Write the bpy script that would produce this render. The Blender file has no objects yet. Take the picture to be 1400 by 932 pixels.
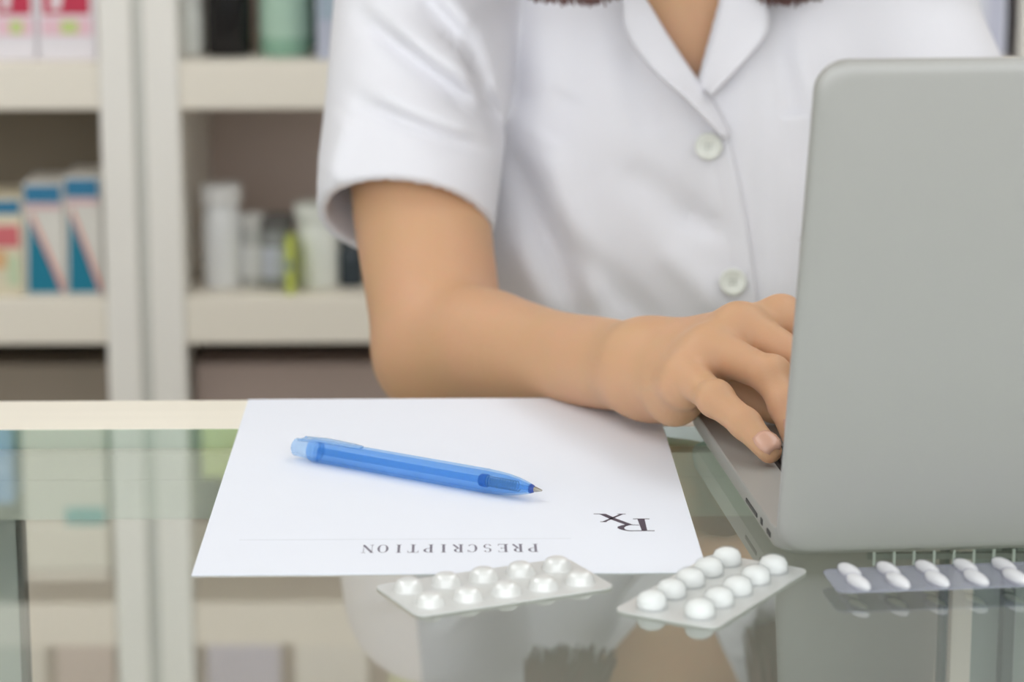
import bpy, bmesh, math, random
import numpy as np
from mathutils import Vector, Matrix
random.seed(7)
scene = bpy.context.scene
COL = scene.collection
H = 0.95                      # height of the counter top above the floor (metres)

# ------------------------------------------------------------------ camera
F_PX, PITCH, YAW, CAM_H = 3664.0, math.radians(12.36), math.radians(1.14), 0.327
cam_d = bpy.data.cameras.new('camera'); cam = bpy.data.objects.new('camera', cam_d); COL.objects.link(cam)
cam.location = (0, 0, H + CAM_H)
cam.rotation_euler = (math.pi / 2 - PITCH, 0, -YAW)
cam_d.sensor_width = 36; cam_d.lens = F_PX / 1400 * 36
cam_d.clip_start = 0.02; cam_d.clip_end = 60
cam_d.dof.use_dof = True; cam_d.dof.focus_distance = 1.2; cam_d.dof.aperture_fstop = 8.0
scene.camera = cam

# ------------------------------------------------------------------ world, exposure
w = bpy.data.worlds.new('world'); scene.world = w; w.use_nodes = True
w.node_tree.nodes['Background'].inputs[0].default_value = (0.92, 0.955, 1.0, 1)
w.node_tree.nodes['Background'].inputs[1].default_value = 2.7
vs = scene.view_settings
vs.view_transform = 'Standard'; vs.look = 'None'; vs.exposure = 0.0; vs.gamma = 1.0; vs.use_curve_mapping = False
LIGHT_STRENGTH = 3.5

# ------------------------------------------------------------------ projection helper (only for measuring the photograph)
FW = np.array([math.sin(YAW) * math.cos(PITCH), math.cos(YAW) * math.cos(PITCH), -math.sin(PITCH)])
RT = np.array([math.cos(YAW), -math.sin(YAW), 0.0]); UP = np.cross(RT, FW)
CC = np.array([0, 0, CAM_H])
def _ray(x, y): return FW + RT * (x - 700) / F_PX - UP * (y - 466) / F_PX
def uz(x, y, z=0.0):
    r = _ray(x, y); return CC + r * ((z - CAM_H) / r[2])
def uy(x, y, d):
    r = _ray(x, y); return CC + r * (d / r[1])

# ------------------------------------------------------------------ materials
def srgb(r, g, b):
    f = lambda c: (c / 255) / 12.92 if c <= 10 else (((c / 255) + 0.055) / 1.055) ** 2.4
    return (f(r), f(g), f(b), 1)
MATS = {}
def mat(name, col, rough=0.5, metal=0.0, noise=0.0, nscale=20.0, bump=0.0, bscale=200.0, spec=0.5, sss=0.0, stretch=None):
    if name in MATS: return MATS[name]
    m = bpy.data.materials.new(name); m.use_nodes = True; nt = m.node_tree
    b = nt.nodes['Principled BSDF']
    b.inputs['Base Color'].default_value = col; b.inputs['Roughness'].default_value = rough
    b.inputs['Metallic'].default_value = metal; b.inputs['Specular IOR Level'].default_value = spec
    if sss:
        b.inputs['Subsurface Weight'].default_value = sss
        b.inputs['Subsurface Radius'].default_value = (0.008, 0.003, 0.0015)
        b.inputs['Subsurface Scale'].default_value = 1.0
    tc = nt.nodes.new('ShaderNodeTexCoord'); mp = nt.nodes.new('ShaderNodeMapping')
    nt.links.new(tc.outputs['Object'], mp.inputs[0])
    if stretch: mp.inputs['Scale'].default_value = stretch
    if noise:
        n = nt.nodes.new('ShaderNodeTexNoise'); n.inputs['Scale'].default_value = nscale; n.inputs['Detail'].default_value = 4
        nt.links.new(mp.outputs[0], n.inputs['Vector'])
        mx = nt.nodes.new('ShaderNodeMix'); mx.data_type = 'RGBA'
        mx.inputs[6].default_value = tuple(max(0, c * (1 - noise)) for c in col[:3]) + (1,)
        mx.inputs[7].default_value = tuple(min(1, c * (1 + noise)) for c in col[:3]) + (1,)
        nt.links.new(n.outputs['Fac'], mx.inputs[0]); nt.links.new(mx.outputs[2], b.inputs['Base Color'])
    if bump:
        n2 = nt.nodes.new('ShaderNodeTexNoise'); n2.inputs['Scale'].default_value = bscale; n2.inputs['Detail'].default_value = 3
        nt.links.new(mp.outputs[0], n2.inputs['Vector'])
        bp = nt.nodes.new('ShaderNodeBump'); bp.inputs['Strength'].default_value = bump; bp.inputs['Distance'].default_value = 0.001
        nt.links.new(n2.outputs['Fac'], bp.inputs['Height']); nt.links.new(bp.outputs[0], b.inputs['Normal'])
    MATS[name] = m; return m
def thin_glass(name, tint, slab=True, ior=1.5, extra=None):
    """Sheet glass: Fresnel mirror over a tinted clear body (same from both sides)."""
    if name in MATS: return MATS[name]
    m = bpy.data.materials.new(name); m.use_nodes = True; nt = m.node_tree
    nt.nodes.remove(nt.nodes['Principled BSDF']); out = nt.nodes['Material Output']
    t = nt.nodes.new('ShaderNodeBsdfTransparent'); t.inputs[0].default_value = tint
    g = nt.nodes.new('ShaderNodeBsdfGlossy'); g.inputs['Roughness'].default_value = 0.0 if not extra else extra
    g.inputs[0].default_value = (0.97, 1.0, 0.98, 1)
    ge = nt.nodes.new('ShaderNodeNewGeometry')
    mxi = nt.nodes.new('ShaderNodeMix'); mxi.inputs[2].default_value = ior; mxi.inputs[3].default_value = 1 / ior
    nt.links.new(ge.outputs['Backfacing'], mxi.inputs[0])
    fr = nt.nodes.new('ShaderNodeFresnel'); nt.links.new(mxi.outputs[0], fr.inputs['IOR'])
    fac = fr.outputs[0]
    if slab:                                     # two faces of one sheet: 2R/(1+R)
        a = nt.nodes.new('ShaderNodeMath'); a.operation = 'ADD'; a.inputs[1].default_value = 1; nt.links.new(fac, a.inputs[0])
        d2 = nt.nodes.new('ShaderNodeMath'); d2.operation = 'MULTIPLY'; d2.inputs[1].default_value = 2; nt.links.new(fac, d2.inputs[0])
        d = nt.nodes.new('ShaderNodeMath'); d.operation = 'DIVIDE'; nt.links.new(d2.outputs[0], d.inputs[0]); nt.links.new(a.outputs[0], d.inputs[1])
        fac = d.outputs[0]
    mx = nt.nodes.new('ShaderNodeMixShader'); nt.links.new(fac, mx.inputs[0])
    nt.links.new(t.outputs[0], mx.inputs[1]); nt.links.new(g.outputs[0], mx.inputs[2]); nt.links.new(mx.outputs[0], out.inputs[0])
    MATS[name] = m; return m
def clear_plastic(name, tint, body, fac, rough=0.12):
    """Tinted see-through plastic: part clear, part milky body with gloss."""
    if name in MATS: return MATS[name]
    m = bpy.data.materials.new(name); m.use_nodes = True; nt = m.node_tree
    b = nt.nodes['Principled BSDF']; out = nt.nodes['Material Output']
    b.inputs['Base Color'].default_value = body; b.inputs['Roughness'].default_value = rough
    t = nt.nodes.new('ShaderNodeBsdfTransparent'); t.inputs[0].default_value = tint
    mx = nt.nodes.new('ShaderNodeMixShader'); mx.inputs[0].default_value = fac
    nt.links.new(t.outputs[0], mx.inputs[1]); nt.links.new(b.outputs[0], mx.inputs[2]); nt.links.new(mx.outputs[0], out.inputs[0])
    MATS[name] = m; return m
def emitter(name, col, s):
    m = bpy.data.materials.new(name); m.use_nodes = True; nt = m.node_tree
    nt.nodes.remove(nt.nodes['Principled BSDF'])
    e = nt.nodes.new('ShaderNodeEmission'); e.inputs[0].default_value = col; e.inputs[1].default_value = s
    nt.links.new(e.outputs[0], nt.nodes['Material Output'].inputs[0]); return m

# ------------------------------------------------------------------ object helpers (all shapes given in counter coordinates)
def empty(name, loc, label, cat, group=None, rz=0.0):
    o = bpy.data.objects.new(name, None); COL.objects.link(o); o.empty_display_size = 0.05
    o.location = (loc[0], loc[1], loc[2] + H); o.rotation_euler = (0, 0, rz)
    tag(o, label, cat, group); return o
def tag(o, label=None, cat=None, group=None, kind=None):
    if label: o['label'] = label
    if cat: o['category'] = cat
    if group: o['group'] = group
    if kind: o['kind'] = kind
    return o
def link_mesh(name, me, m, parent=None, smooth=False, origin=None):
    """Mesh data is in counter coordinates; it is moved to the parent's (or its own) origin."""
    if parent is not None:
        bpy.context.view_layer.update()
        base = parent.matrix_world
    else:
        o3 = origin if origin is not None else (0, 0, 0)
        base = Matrix.Translation((o3[0], o3[1], o3[2] + H))
    me.transform(base.inverted() @ Matrix.Translation((0, 0, H)))
    o = bpy.data.objects.new(name, me); COL.objects.link(o)
    if parent is not None: o.parent = parent
    else: o.matrix_world = base
    if m: me.materials.append(m)
    if smooth: me.polygons.foreach_set('use_smooth', [True] * len(me.polygons))
    me.update()
    return o
class MB:
    def __init__(s): s.bm = bmesh.new()
    def box(s, x0, x1, y0, y1, z0, z1, bev=0.0, seg=2, M=None):
        r = bmesh.ops.create_cube(s.bm, size=1)
        vs_ = r['verts']
        for v in vs_:
            v.co = Vector(((x0 + x1) / 2 + v.co.x * (x1 - x0), (y0 + y1) / 2 + v.co.y * (y1 - y0), (z0 + z1) / 2 + v.co.z * (z1 - z0)))
        if bev:
            ed = list({e for v in vs_ for e in v.link_edges})
            rr = bmesh.ops.bevel(s.bm, geom=ed, offset=bev, segments=seg, affect='EDGES', profile=0.5)
            vs_ = list({v for f in rr['faces'] for v in f.verts} | {v for v in vs_ if v.is_valid})
        if M is not None:
            for v in vs_: v.co = M @ v.co
        return s
    def lathe(s, prof, M=None, n=24, cap=True):
        """prof: list of (r, t) along local z."""
        rings = []
        for r, t in prof:
            rings.append([s.bm.verts.new((M or Matrix()) @ Vector((r * math.cos(2 * math.pi * i / n), r * math.sin(2 * math.pi * i / n), t))) for i in range(n)])
        for a, b in zip(rings, rings[1:]):
            for i in range(n): s.bm.faces.new((a[i], a[(i + 1) % n], b[(i + 1) % n], b[i]))
        if cap:
            s.bm.faces.new(rings[0][::-1]); s.bm.faces.new(rings[-1])
        return s
    def prism(s, pts, z0, z1, M=None, taper=0.0):
        M = M or Matrix(); n = len(pts)
        a = [s.bm.verts.new(M @ Vector((p[0], p[1], z0))) for p in pts]
        b = [s.bm.verts.new(M @ Vector((p[0], p[1], z1))) for p in pts]
        for i in range(n): s.bm.faces.new((a[i], a[(i + 1) % n], b[(i + 1) % n], b[i]))
        s.bm.faces.new(a[::-1]); s.bm.faces.new(b); return s
    def poly(s, pts3):
        s.bm.faces.new([s.bm.verts.new(Vector(p)) for p in pts3]); return s
    def tube(s, path, r, n=8):
        rings = []
        P = [Vector(p) for p in path]
        for i, p in enumerate(P):
            t = (P[min(i + 1, len(P) - 1)] - P[max(i - 1, 0)]).normalized()
            a = t.orthogonal().normalized() if i == 0 else (prev - t * prev.dot(t)).normalized()
            prev = a; b = t.cross(a)
            rr = r[i] if hasattr(r, '__len__') else r
            rings.append([s.bm.verts.new(p + (a * math.cos(2 * math.pi * k / n) + b * math.sin(2 * math.pi * k / n)) * rr) for k in range(n)])
        for a, b in zip(rings, rings[1:]):
            for i in range(n): s.bm.faces.new((a[i], a[(i + 1) % n], b[(i + 1) % n], b[i]))
        s.bm.faces.new(rings[0][::-1]); s.bm.faces.new(rings[-1]); return s
    def patch(s, rows):
        g = [[s.bm.verts.new(Vector(p)) for p in r] for r in rows]
        for a, b in zip(g, g[1:]):
            for i in range(len(a) - 1): s.bm.faces.new((a[i], a[i + 1], b[i + 1], b[i]))
        return s
    def mesh(s, name):
        bmesh.ops.recalc_face_normals(s.bm, faces=s.bm.faces)
        me = bpy.data.meshes.new(name); s.bm.to_mesh(me); s.bm.free(); return me
    def build(s, name, m, parent=None, smooth=False, origin=None):
        return link_mesh(name, s.mesh(name), m, parent, smooth, origin)
def box(name, m, parent, x0, x1, y0, y1, z0, z1, bev=0.0, origin=None):
    return MB().box(x0, x1, y0, y1, z0, z1, bev).build(name, m, parent, bev > 0 and False, origin)
def rounded_rect(cx, cy, wx, wy, r, n=8):
    pts = []
    for k, (sx, sy) in enumerate(((1, 1), (-1, 1), (-1, -1), (1, -1))):
        for i in range(n + 1):
            a = math.pi / 2 * (k + i / n)
            pts.append((cx + sx * (wx / 2 - r) + r * math.cos(a), cy + sy * (wy / 2 - r) + r * math.sin(a)))
    return pts
def smooth_by_angle(o, deg=35):
    me = o.data; me.polygons.foreach_set('use_smooth', [True] * len(me.polygons))
    me.set_sharp_from_angle(angle=math.radians(deg)); return o

# ------------------------------------------------------------------ palette
M_floor = mat('floor_tile', srgb(196, 192, 184), 0.35, noise=0.05, nscale=3)
M_wall = mat('wall_paint', srgb(214, 210, 202), 0.8, noise=0.03, nscale=4, bump=0.05)
M_ceil = mat('ceiling_white', srgb(238, 238, 236), 0.85, noise=0.02, nscale=4)
M_shelf = mat('shelf_laminate', srgb(238, 230, 216), 0.45, noise=0.03, nscale=6, bump=0.03)
M_post = mat('shelf_upright', srgb(241, 237, 230), 0.45, noise=0.03, nscale=6)
M_gap = mat('filler_grey', srgb(214, 213, 206), 0.5, noise=0.03)
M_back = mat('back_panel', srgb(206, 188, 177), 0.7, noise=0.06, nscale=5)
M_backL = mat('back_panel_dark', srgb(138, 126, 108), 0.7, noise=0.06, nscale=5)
M_strip = mat('cream_edge_wood', srgb(247, 240, 225), 0.4, noise=0.04, nscale=14, stretch=(0.3, 8, 8), bump=0.03)
M_rail = mat('counter_rail', srgb(188, 188, 178), 0.5, noise=0.03)
M_glass = thin_glass('counter_glass', (0.93, 0.95, 0.925, 1))
M_glass2 = thin_glass('door_glass', (0.86, 0.90, 0.87, 1))
M_edge = clear_plastic('glass_edge', (0.74, 0.86, 0.80, 1), srgb(160, 184, 170), 0.6)
M_alu = mat('case_aluminium', srgb(150, 152, 148), 0.35, metal=0.6, noise=0.03)
M_darkframe = mat('dark_frame', srgb(62, 66, 64), 0.5, noise=0.05)
M_paper = mat('paper_white', srgb(238, 241, 250), 0.75, noise=0.006, nscale=60, spec=0.2)
M_ink = mat('ink_purple_black', srgb(82, 70, 84), 0.7, noise=0.05)
M_ink_soft = mat('ink_grey', srgb(128, 122, 136), 0.7, noise=0.05)
M_line = mat('rule_grey', srgb(226, 229, 236), 0.8, noise=0.01)
M_shirt = mat('white_cotton', srgb(227, 226, 231), 0.85, noise=0.015, nscale=30, bump=0.12, bscale=900, spec=0.15)
M_button = mat('pearl_button', srgb(228, 230, 222), 0.25, noise=0.03, nscale=60)
M_skin = mat('skin', srgb(212, 167, 129), 0.5, noise=0.05, nscale=26, bump=0.15, bscale=420, spec=0.35, sss=0.25)
_nt = M_skin.node_tree
for _n in _nt.nodes:
    if _n.type == 'MIX': _n.inputs[6].default_value = srgb(203, 164, 121); _n.inputs[7].default_value = srgb(213, 163, 133)
M_nail = mat('fingernail', srgb(214, 168, 146), 0.25, noise=0.02)
M_hair = mat('dark_brown_hair', srgb(112, 78, 74), 0.5, noise=0.25, nscale=90, stretch=(6, 6, 0.4), bump=0.4, bscale=150)
M_skirt = mat('grey_skirt_cloth', srgb(165, 161, 153), 0.9, noise=0.05, nscale=40)
M_shoe = mat('black_leather', srgb(32, 30, 30), 0.4, noise=0.1)
M_lap = mat('brushed_aluminium', srgb(168, 167, 163), 0.45, metal=0.2, noise=0.012, nscale=60, bump=0.03, bscale=900)
M_key = mat('key_black', srgb(28, 27, 30), 0.5, noise=0.05)
M_screen = mat('screen_black', srgb(16, 17, 20), 0.15, noise=0.03)
M_port = mat('port_dark', srgb(48, 50, 50), 0.5, noise=0.05)

# ================================================================== THE SETTING
def struct(name, m, *b):
    o = MB().box(*b).build(name, m); o['kind'] = 'structure'; return o
struct('floor', M_floor, -3.2, 3.2, -2.6, 3.0, -H - 0.05, -H)
struct('ceiling', M_ceil, -3.2, 3.2, -2.6, 3.0, 1.75, 1.80)
struct('wall_back', M_wall, -3.2, 3.2, 3.0, 3.08, -H, 1.75)
struct('wall_left', M_wall, -3.28, -3.2, -2.6, 3.0, -H, 1.75)
struct('wall_right', M_wall, 3.2, 3.28, -2.6, 3.0, -H, 1.75)

M_lamp = emitter('lamp_diffuser', (0.99, 1.0, 1.0, 1), LIGHT_STRENGTH)
M_lampframe = mat('lamp_frame', srgb(225, 226, 226), 0.4, noise=0.02)
lamp_words = {(-1.3, -0.7): 'square ceiling lamp panel, front left of the counter', (1.1, -0.7): 'square ceiling lamp panel, front right of the counter',
              (-1.3, 1.1): 'square ceiling lamp panel above the left end of the counter', (1.1, 1.1): 'square ceiling lamp panel above the laptop end of the counter',
              (-1.3, 2.15): 'square ceiling lamp panel nearest the left shelves', (1.1, 2.15): 'square ceiling lamp panel nearest the right shelves'}
for (lx, ly), words in lamp_words.items():
    t = empty('ceiling_lamp', (lx, ly, 1.75), words, 'ceiling lamp', 'ceiling lamp panels')
    f = MB()
    for a in ((lx - .45, lx + .45, ly - .45, ly - .42), (lx - .45, lx + .45, ly + .42, ly + .45), (lx - .45, lx - .42, ly - .42, ly + .42), (lx + .42, lx + .45, ly - .42, ly + .42)):
        f.box(a[0], a[1], a[2], a[3], 1.725, 1.7495)
    f.build('frame', M_lampframe, t)
    box('diffuser', M_lamp, t, lx - .42, lx + .42, ly - .42, ly + .42, 1.735, 1.749)

# ================================================================== SHELVING BEHIND THE COUNTER
SY0, SY1 = 2.45, 2.75
BOARD_TOPS = [-0.388, -0.168, 0.052, 0.280, 0.508, 0.735]
BT = 0.044
def shelf_unit(x0, x1, label):
    t = empty('shelf_unit', ((x0 + x1) / 2, (SY0 + SY1) / 2, -H), label, 'shelf', 'pharmacy shelf units')
    box('side_panel', M_post, t, x0, x0 + 0.031, SY0, SY1, -H, 0.98, 0.002)
    box('side_panel', M_post, t, x1 - 0.031, x1, SY0, SY1, -H, 0.98, 0.002)
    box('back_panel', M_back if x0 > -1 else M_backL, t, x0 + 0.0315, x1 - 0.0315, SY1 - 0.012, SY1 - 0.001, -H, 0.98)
    for z in BOARD_TOPS:
        box('shelf_board', M_shelf, t, x0 + 0.0312, x1 - 0.0312, SY0 + 0.002, SY1 - 0.0125, z - BT, z, 0.002)
    box('plinth', M_post, t, x0 + 0.0312, x1 - 0.0312, SY0 + 0.03, SY0 + 0.05, -H, -0.86)
    for k in range(2):
        xm = (x0 + x1) / 2; a = x0 + 0.032 if k == 0 else xm + 0.001; b = xm - 0.001 if k == 0 else x1 - 0.032
        d = box('cupboard_door', mat('cupboard_front', srgb(236, 221, 207), 0.5, noise=0.03), t, a, b, SY0 + 0.003, SY0 + 0.02, -0.858, -0.434, 0.002)
        hx = b - 0.03 if k == 0 else a + 0.03
        MB().tube([(hx, SY0 + 0.003, -0.60), (hx, SY0 - 0.015, -0.60), (hx, SY0 - 0.015, -0.67), (hx, SY0 + 0.003, -0.67)], 0.004).build('handle', M_alu, d, True)
    box('top_panel', M_shelf, t, x0, x1, SY0, SY1, 0.9805, 1.0, 0.002)
    return t
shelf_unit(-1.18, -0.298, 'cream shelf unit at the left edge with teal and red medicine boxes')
shelf_unit(-0.287, 0.545, 'cream shelf unit right behind the person with bottles and jars')
shelf_unit(0.556, 1.42, 'cream shelf unit behind the laptop lid on the far right')
fs = box('filler_strip', M_gap, None, -0.2975, -0.2875, SY0 + 0.006, SY0 + 0.03, -H, 0.98); tag(fs, 'narrow grey filler strip between the two left shelf uprights', 'strip', 'shelf filler strips')
fs = box('filler_strip', M_gap, None, 0.5455, 0.5555, SY0 + 0.006, SY0 + 0.03, -H, 0.98); tag(fs, 'narrow grey filler strip between shelf uprights behind the laptop', 'strip', 'shelf filler strips')

# ------------------------------------------------------------------ goods on the shelves
def pm(rgb, rough=0.5): return mat('card_%d_%d_%d' % rgb, srgb(*rgb), rough, noise=0.03, nscale=12)
def card_box(name, label, cat, x0, x1, z0, z1, rgb, prints=(), y0=SY0 + 0.012, dep=0.07, group=None):
    """carton with printed panels; prints = (name, rgb, [(u,v)...]) in 0..1 of the front face"""
    t = empty(name, ((x0 + x1) / 2, y0 + dep / 2, z0), label, cat, group)
    box('carton', pm(rgb), t, x0, x1, y0, y0 + dep, z0, z1, 0.0012)
    for kk, (pn, prgb, pts) in enumerate(prints):
        m = MB(); Mx = Matrix(((1, 0, 0, 0), (0, 0, 1, 0), (0, 1, 0, 0), (0, 0, 0, 1)))
        m.prism([(x0 + 0.001 + u * (x1 - x0 - 0.002), z0 + 0.001 + v * (z1 - z0 - 0.002)) for u, v in pts], y0 - 0.0005 - 0.0004 * kk, y0 + 0.0002, Mx)
        m.build(pn, pm(prgb), t)
    return t
def bottle(label, x, z0, h, r, rgb, cap_rgb, y=SY0 + 0.06, neck=0.5, label_rgb=None, group=None, cat='bottle', glass=False, name='bottle'):
    t = empty(name, (x, y, z0), label, cat, group)
    Mt = Matrix.Translation((x, y, z0)); hb = h * 0.78
    bm_ = pm(rgb, 0.25) if not glass else clear_plastic('glass_%d_%d_%d' % rgb, tuple(c ** 0.35 for c in srgb(*rgb)[:3]) + (1,), srgb(*rgb), 0.45)
    smooth_by_angle(MB().lathe([(r * 0.9, 0), (r, 0.004), (r, hb * 0.86), (r * 0.93, hb * 0.93), (r * neck * 1.05, hb), (r * neck, hb + h * 0.05)], Mt, 24).build('bottle_body', bm_, t))
    smooth_by_angle(MB().lathe([(r * neck * 1.25, hb + h * 0.03), (r * neck * 1.25, h * 0.98), (r * neck * 1.1, h)], Mt, 24).build('cap', pm(cap_rgb, 0.35), t))
    if label_rgb:
        smooth_by_angle(MB().lathe([(r * 1.004, hb * 0.18), (r * 1.012, hb * 0.19), (r * 1.012, hb * 0.72), (r * 1.004, hb * 0.73)], Mt, 24, cap=False).build('paper_label', pm(label_rgb, 0.6), t))
    return t
X = lambda px, py=400: float(uy(px, py, SY0 + 0.012)[0])
quad = lambda a, b, c, d: [(a, b), (c, b), (c, d), (a, d)]
Z3, Z2, Z1, Z0, Z4, Z5 = 0.0525, -0.1675, -0.3875, -0.5995, 0.2805, 0.5085
# top left: three white cartons with red lettering panels
for k, (a, b, wd) in enumerate(((-55, 3, 'partly cut off at the left edge'), (5, 63, 'in the middle of the three'), (65, 143, 'next to the shelf upright'))):
    pr = [('print_red', (196, 38, 72), quad(.08, .36, .92, .78)), ('print_pink', (236, 196, 206), quad(.05, .19, .95, .33)),
          ('print_dot', (196, 214, 130), quad(.40, .21, .70, .31)), ('print_white', (240, 226, 230), [(.22, .40), (.40, .40), (.50, .62), (.46, .70), (.28, .62)])]
    card_box('medicine_carton', 'white carton with crimson print on upper shelf, ' + wd, 'box', X(a), X(b) , Z3, Z3 + 0.115, (236, 230, 234), pr, group='crimson printed cartons')
# middle left: teal cartons
tri = [('print_teal', (0, 122, 150), [(.03, .02), (.96, .02), (.10, .70)]), ('print_coral', (226, 160, 148), [(.14, .72), (.22, .74), (.99, .10), (.99, .02), (.93, .02)]),
       ('print_band', (40, 120, 160), quad(.02, .84, .98, .99)), ('print_pinkline', (222, 180, 184), quad(.04, .78, .96, .82))]
card_box('medicine_carton', 'white carton with teal triangle print beside the shelf upright', 'box', X(92), X(141), Z2, Z2 + 0.112, (226, 222, 214), tri, group='teal printed cartons')
card_box('medicine_carton', 'slightly shorter white carton with teal triangle, left of its twin', 'box', X(36), X(90), Z2, Z2 + 0.106, (226, 222, 214), tri, group='teal printed cartons')
card_box('medicine_carton', 'cream carton with coral print and blue top at left edge', 'box', X(-24), X(34), Z2, Z2 + 0.093, (226, 216, 190),
         [('print_band', (40, 120, 160), quad(.02, .84, .98, .98)), ('print_pink', (214, 110, 116), quad(.04, .50, .94, .72)), ('print_orange', (226, 180, 130), quad(.04, .28, .6, .46)), ('print_green', (200, 214, 180), quad(.62, .10, .92, .4))])
# top right shelf
bottle('small white bottle left of the black bottle', X(263), Z3, 0.06, 0.0125, (226, 228, 222), (232, 232, 228), neck=0.8)
bottle('tall black bottle on the upper shelf', X(315), Z3, 0.150, 0.0215, (14, 10, 14), (24, 20, 24), label_rgb=None)
bottle('pale green glass jar beside the black bottle', X(392), Z3, 0.118, 0.024, (146, 186, 162), (190, 205, 192), neck=0.8, label_rgb=(176, 206, 186), name='jar', cat='jar')
bottle('dark green bottle tucked behind the pale green jar', X(424), Z3, 0.13, 0.014, (92, 136, 104), (110, 150, 120), y=SY0 + 0.13, neck=0.7)
card_box('medicine_carton', 'lavender blue carton next to the white sleeve, upper shelf', 'box', X(438), X(468), Z3, Z3 + 0.12, (182, 186, 202), [('print_grey', (160, 176, 190), quad(.1, .3, .9, .7))])
card_box('medicine_carton', 'blue grey carton half hidden by the white sleeve', 'box', X(470), X(508), Z3, Z3 + 0.125, (150, 170, 178), [('print_pale', (196, 208, 212), quad(.1, .2, .9, .5))])
# middle right shelf
bottle('tall plain white bottle on the middle shelf', X(299), Z2, 0.098, 0.0185, (232, 232, 232), (226, 224, 222), neck=0.85)
bottle('short grey capped vial beside the tall white bottle', X(342), Z2, 0.070, 0.013, (176, 176, 172), (196, 194, 190), label_rgb=(206, 206, 204), neck=0.8, name='vial', cat='vial')
bottle('clear jar with dark lid between the white bottles', X(375), Z2, 0.068, 0.0155, (140, 142, 140), (96, 94, 92), label_rgb=(190, 194, 204), neck=0.85, name='jar', cat='jar')
card_box('medicine_carton', 'thin yellow green carton beside the squat white bottle', 'box', X(391), X(402), Z2, Z2 + 0.052, (196, 206, 96), [('print_blue', (90, 110, 150), quad(.1, .45, .9, .62))], dep=0.04)
bottle('squat white bottle near the sleeve on the middle shelf', X(432), Z2, 0.080, 0.0205, (234, 236, 228), (226, 228, 220), neck=0.88)
bottle('small dark vial just behind the bare arm', X(478), Z2, 0.046, 0.0125, (46, 56, 64), (60, 66, 70), neck=0.7, name='vial', cat='vial')
# right end of the upper shelf, between sleeve and laptop
card_box('medicine_carton', 'tall pale blue white carton above the laptop corner', 'box', X(1318, 40), X(1376, 40), Z3, Z3 + 0.14, (226, 228, 238), [('print_lilac', (206, 208, 226), quad(.55, .02, .95, .98))])
card_box('medicine_carton', 'dark plum carton at the far right top corner', 'box', X(1384, 40), 0.511, Z3, Z3 + 0.13, (74, 62, 70), [('print_band', (120, 100, 110), quad(.05, .6, .95, .8))])
# lower shelves, seen through the case and mirrored upper shelves, seen in the counter glass
n_words = ['first', 'second', 'third', 'fourth']
for bx0, bx1, side, c_ in ((-1.146, -.331, 'left', (140, 128, 114)), (-.253, .511, 'right', (166, 148, 139))):
    for k in range(4):
        wv = (bx1 - bx0) / 4
        card_box('storage_bin', 'taupe storage bin on the lowest open %s shelf, %s from its left end' % (side, n_words[k]), 'bin', bx0 + k * wv + .001, bx0 + (k + 1) * wv - .001, Z1, Z1 + 0.150, c_,
                 [('print_label', tuple(int(v * .96) for v in c_), quad(.3, .1, .7, .3))], y0=SY0 + 0.03, dep=0.2, group='taupe storage bins')
hi = [(-.60, -.50, .13, (206, 190, 186), 'dusty pink'), (-.47, -.40, .16, (202, 198, 186), 'greige'), (-.39, -.335, .12, (178, 158, 152), 'mauve'),
      (-.245, -.175, .15, (168, 168, 196), 'lavender'), (-.16, -.09, .11, (220, 216, 208), 'ivory'), (-.07, .0, .15, (196, 204, 150), 'lime green'), (.02, .1, .14, (214, 200, 190), 'beige')]
for k, (a, b, h_, c_, w_) in enumerate(hi):
    card_box('medicine_carton', '%s carton on the shelf above the picture, mirrored in the counter glass' % w_, 'box', a, b, Z5, Z5 + h_, c_, [('print_label', tuple(int(v * .9) for v in c_), quad(.15, .4, .85, .7))], dep=0.1)
for a, b, h_, c_, w_, pr in ((-.492, -.424, .088, (120, 160, 206), 'sky blue', (150, 184, 222)), (-.415, -.336, .165, (226, 220, 206), 'ivory', (60, 160, 160)), (-.60, -.50, .15, (214, 204, 196), 'beige', (200, 190, 180)),
                          (-.245, -.197, .064, (206, 214, 140), 'lime green', (222, 226, 180)), (-.19, -.12, .15, (216, 206, 198), 'greige', (200, 190, 184)), (-.11, -.02, .13, (222, 212, 214), 'pale pink', (210, 190, 196)), (.38, .48, .15, (210, 214, 200), 'sage', (190, 200, 180))):
    card_box('medicine_carton', '%s carton one shelf higher than the crimson printed cartons' % w_, 'box', a, b, Z4, Z4 + h_, c_, [('print_label', pr, quad(.50, .56, .98, .67))], dep=0.1)

# ================================================================== DISPLAY COUNTER
CX0, CX1, CY0, CYG, CY1 = -1.05, 1.25, 0.72, 1.2915, 1.3525
ct = empty('display_counter', ((CX0 + CX1) / 2, (CY0 + CY1) / 2, -H), 'glass topped display counter with cream wooden back edge', 'counter')
g = MB().box(CX0, CX1, CY0, CYG, -0.010, 0.0)
go = g.build('glass_top', M_glass, ct)
clear_only = thin_glass('glass_underside', (0.97, 0.99, 0.98, 1), slab=False, ior=1.01)
go.data.materials.append(clear_only); go.data.materials.append(M_edge)
for p in go.data.polygons:
    p.material_index = 0 if p.normal.z > 0.5 else (1 if p.normal.z < -0.5 else 2)
box('back_edge_board', M_strip, ct, CX0, CX1, CYG + 0.0003, CY1, -0.022, 0.0, 0.0008)
box('rail', M_rail, ct, CX0, CX1, CYG - 0.012, CYG + 0.02, -0.043, -0.0225, 0.0005)
box('rail', M_rail, ct, CX0, CX1, CYG - 0.012, CYG, -0.0225, -0.0102)
box('front_glass', M_glass2, ct, CX0, CX1, CY0, CY0 + 0.006, -0.60, -0.0102)
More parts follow.
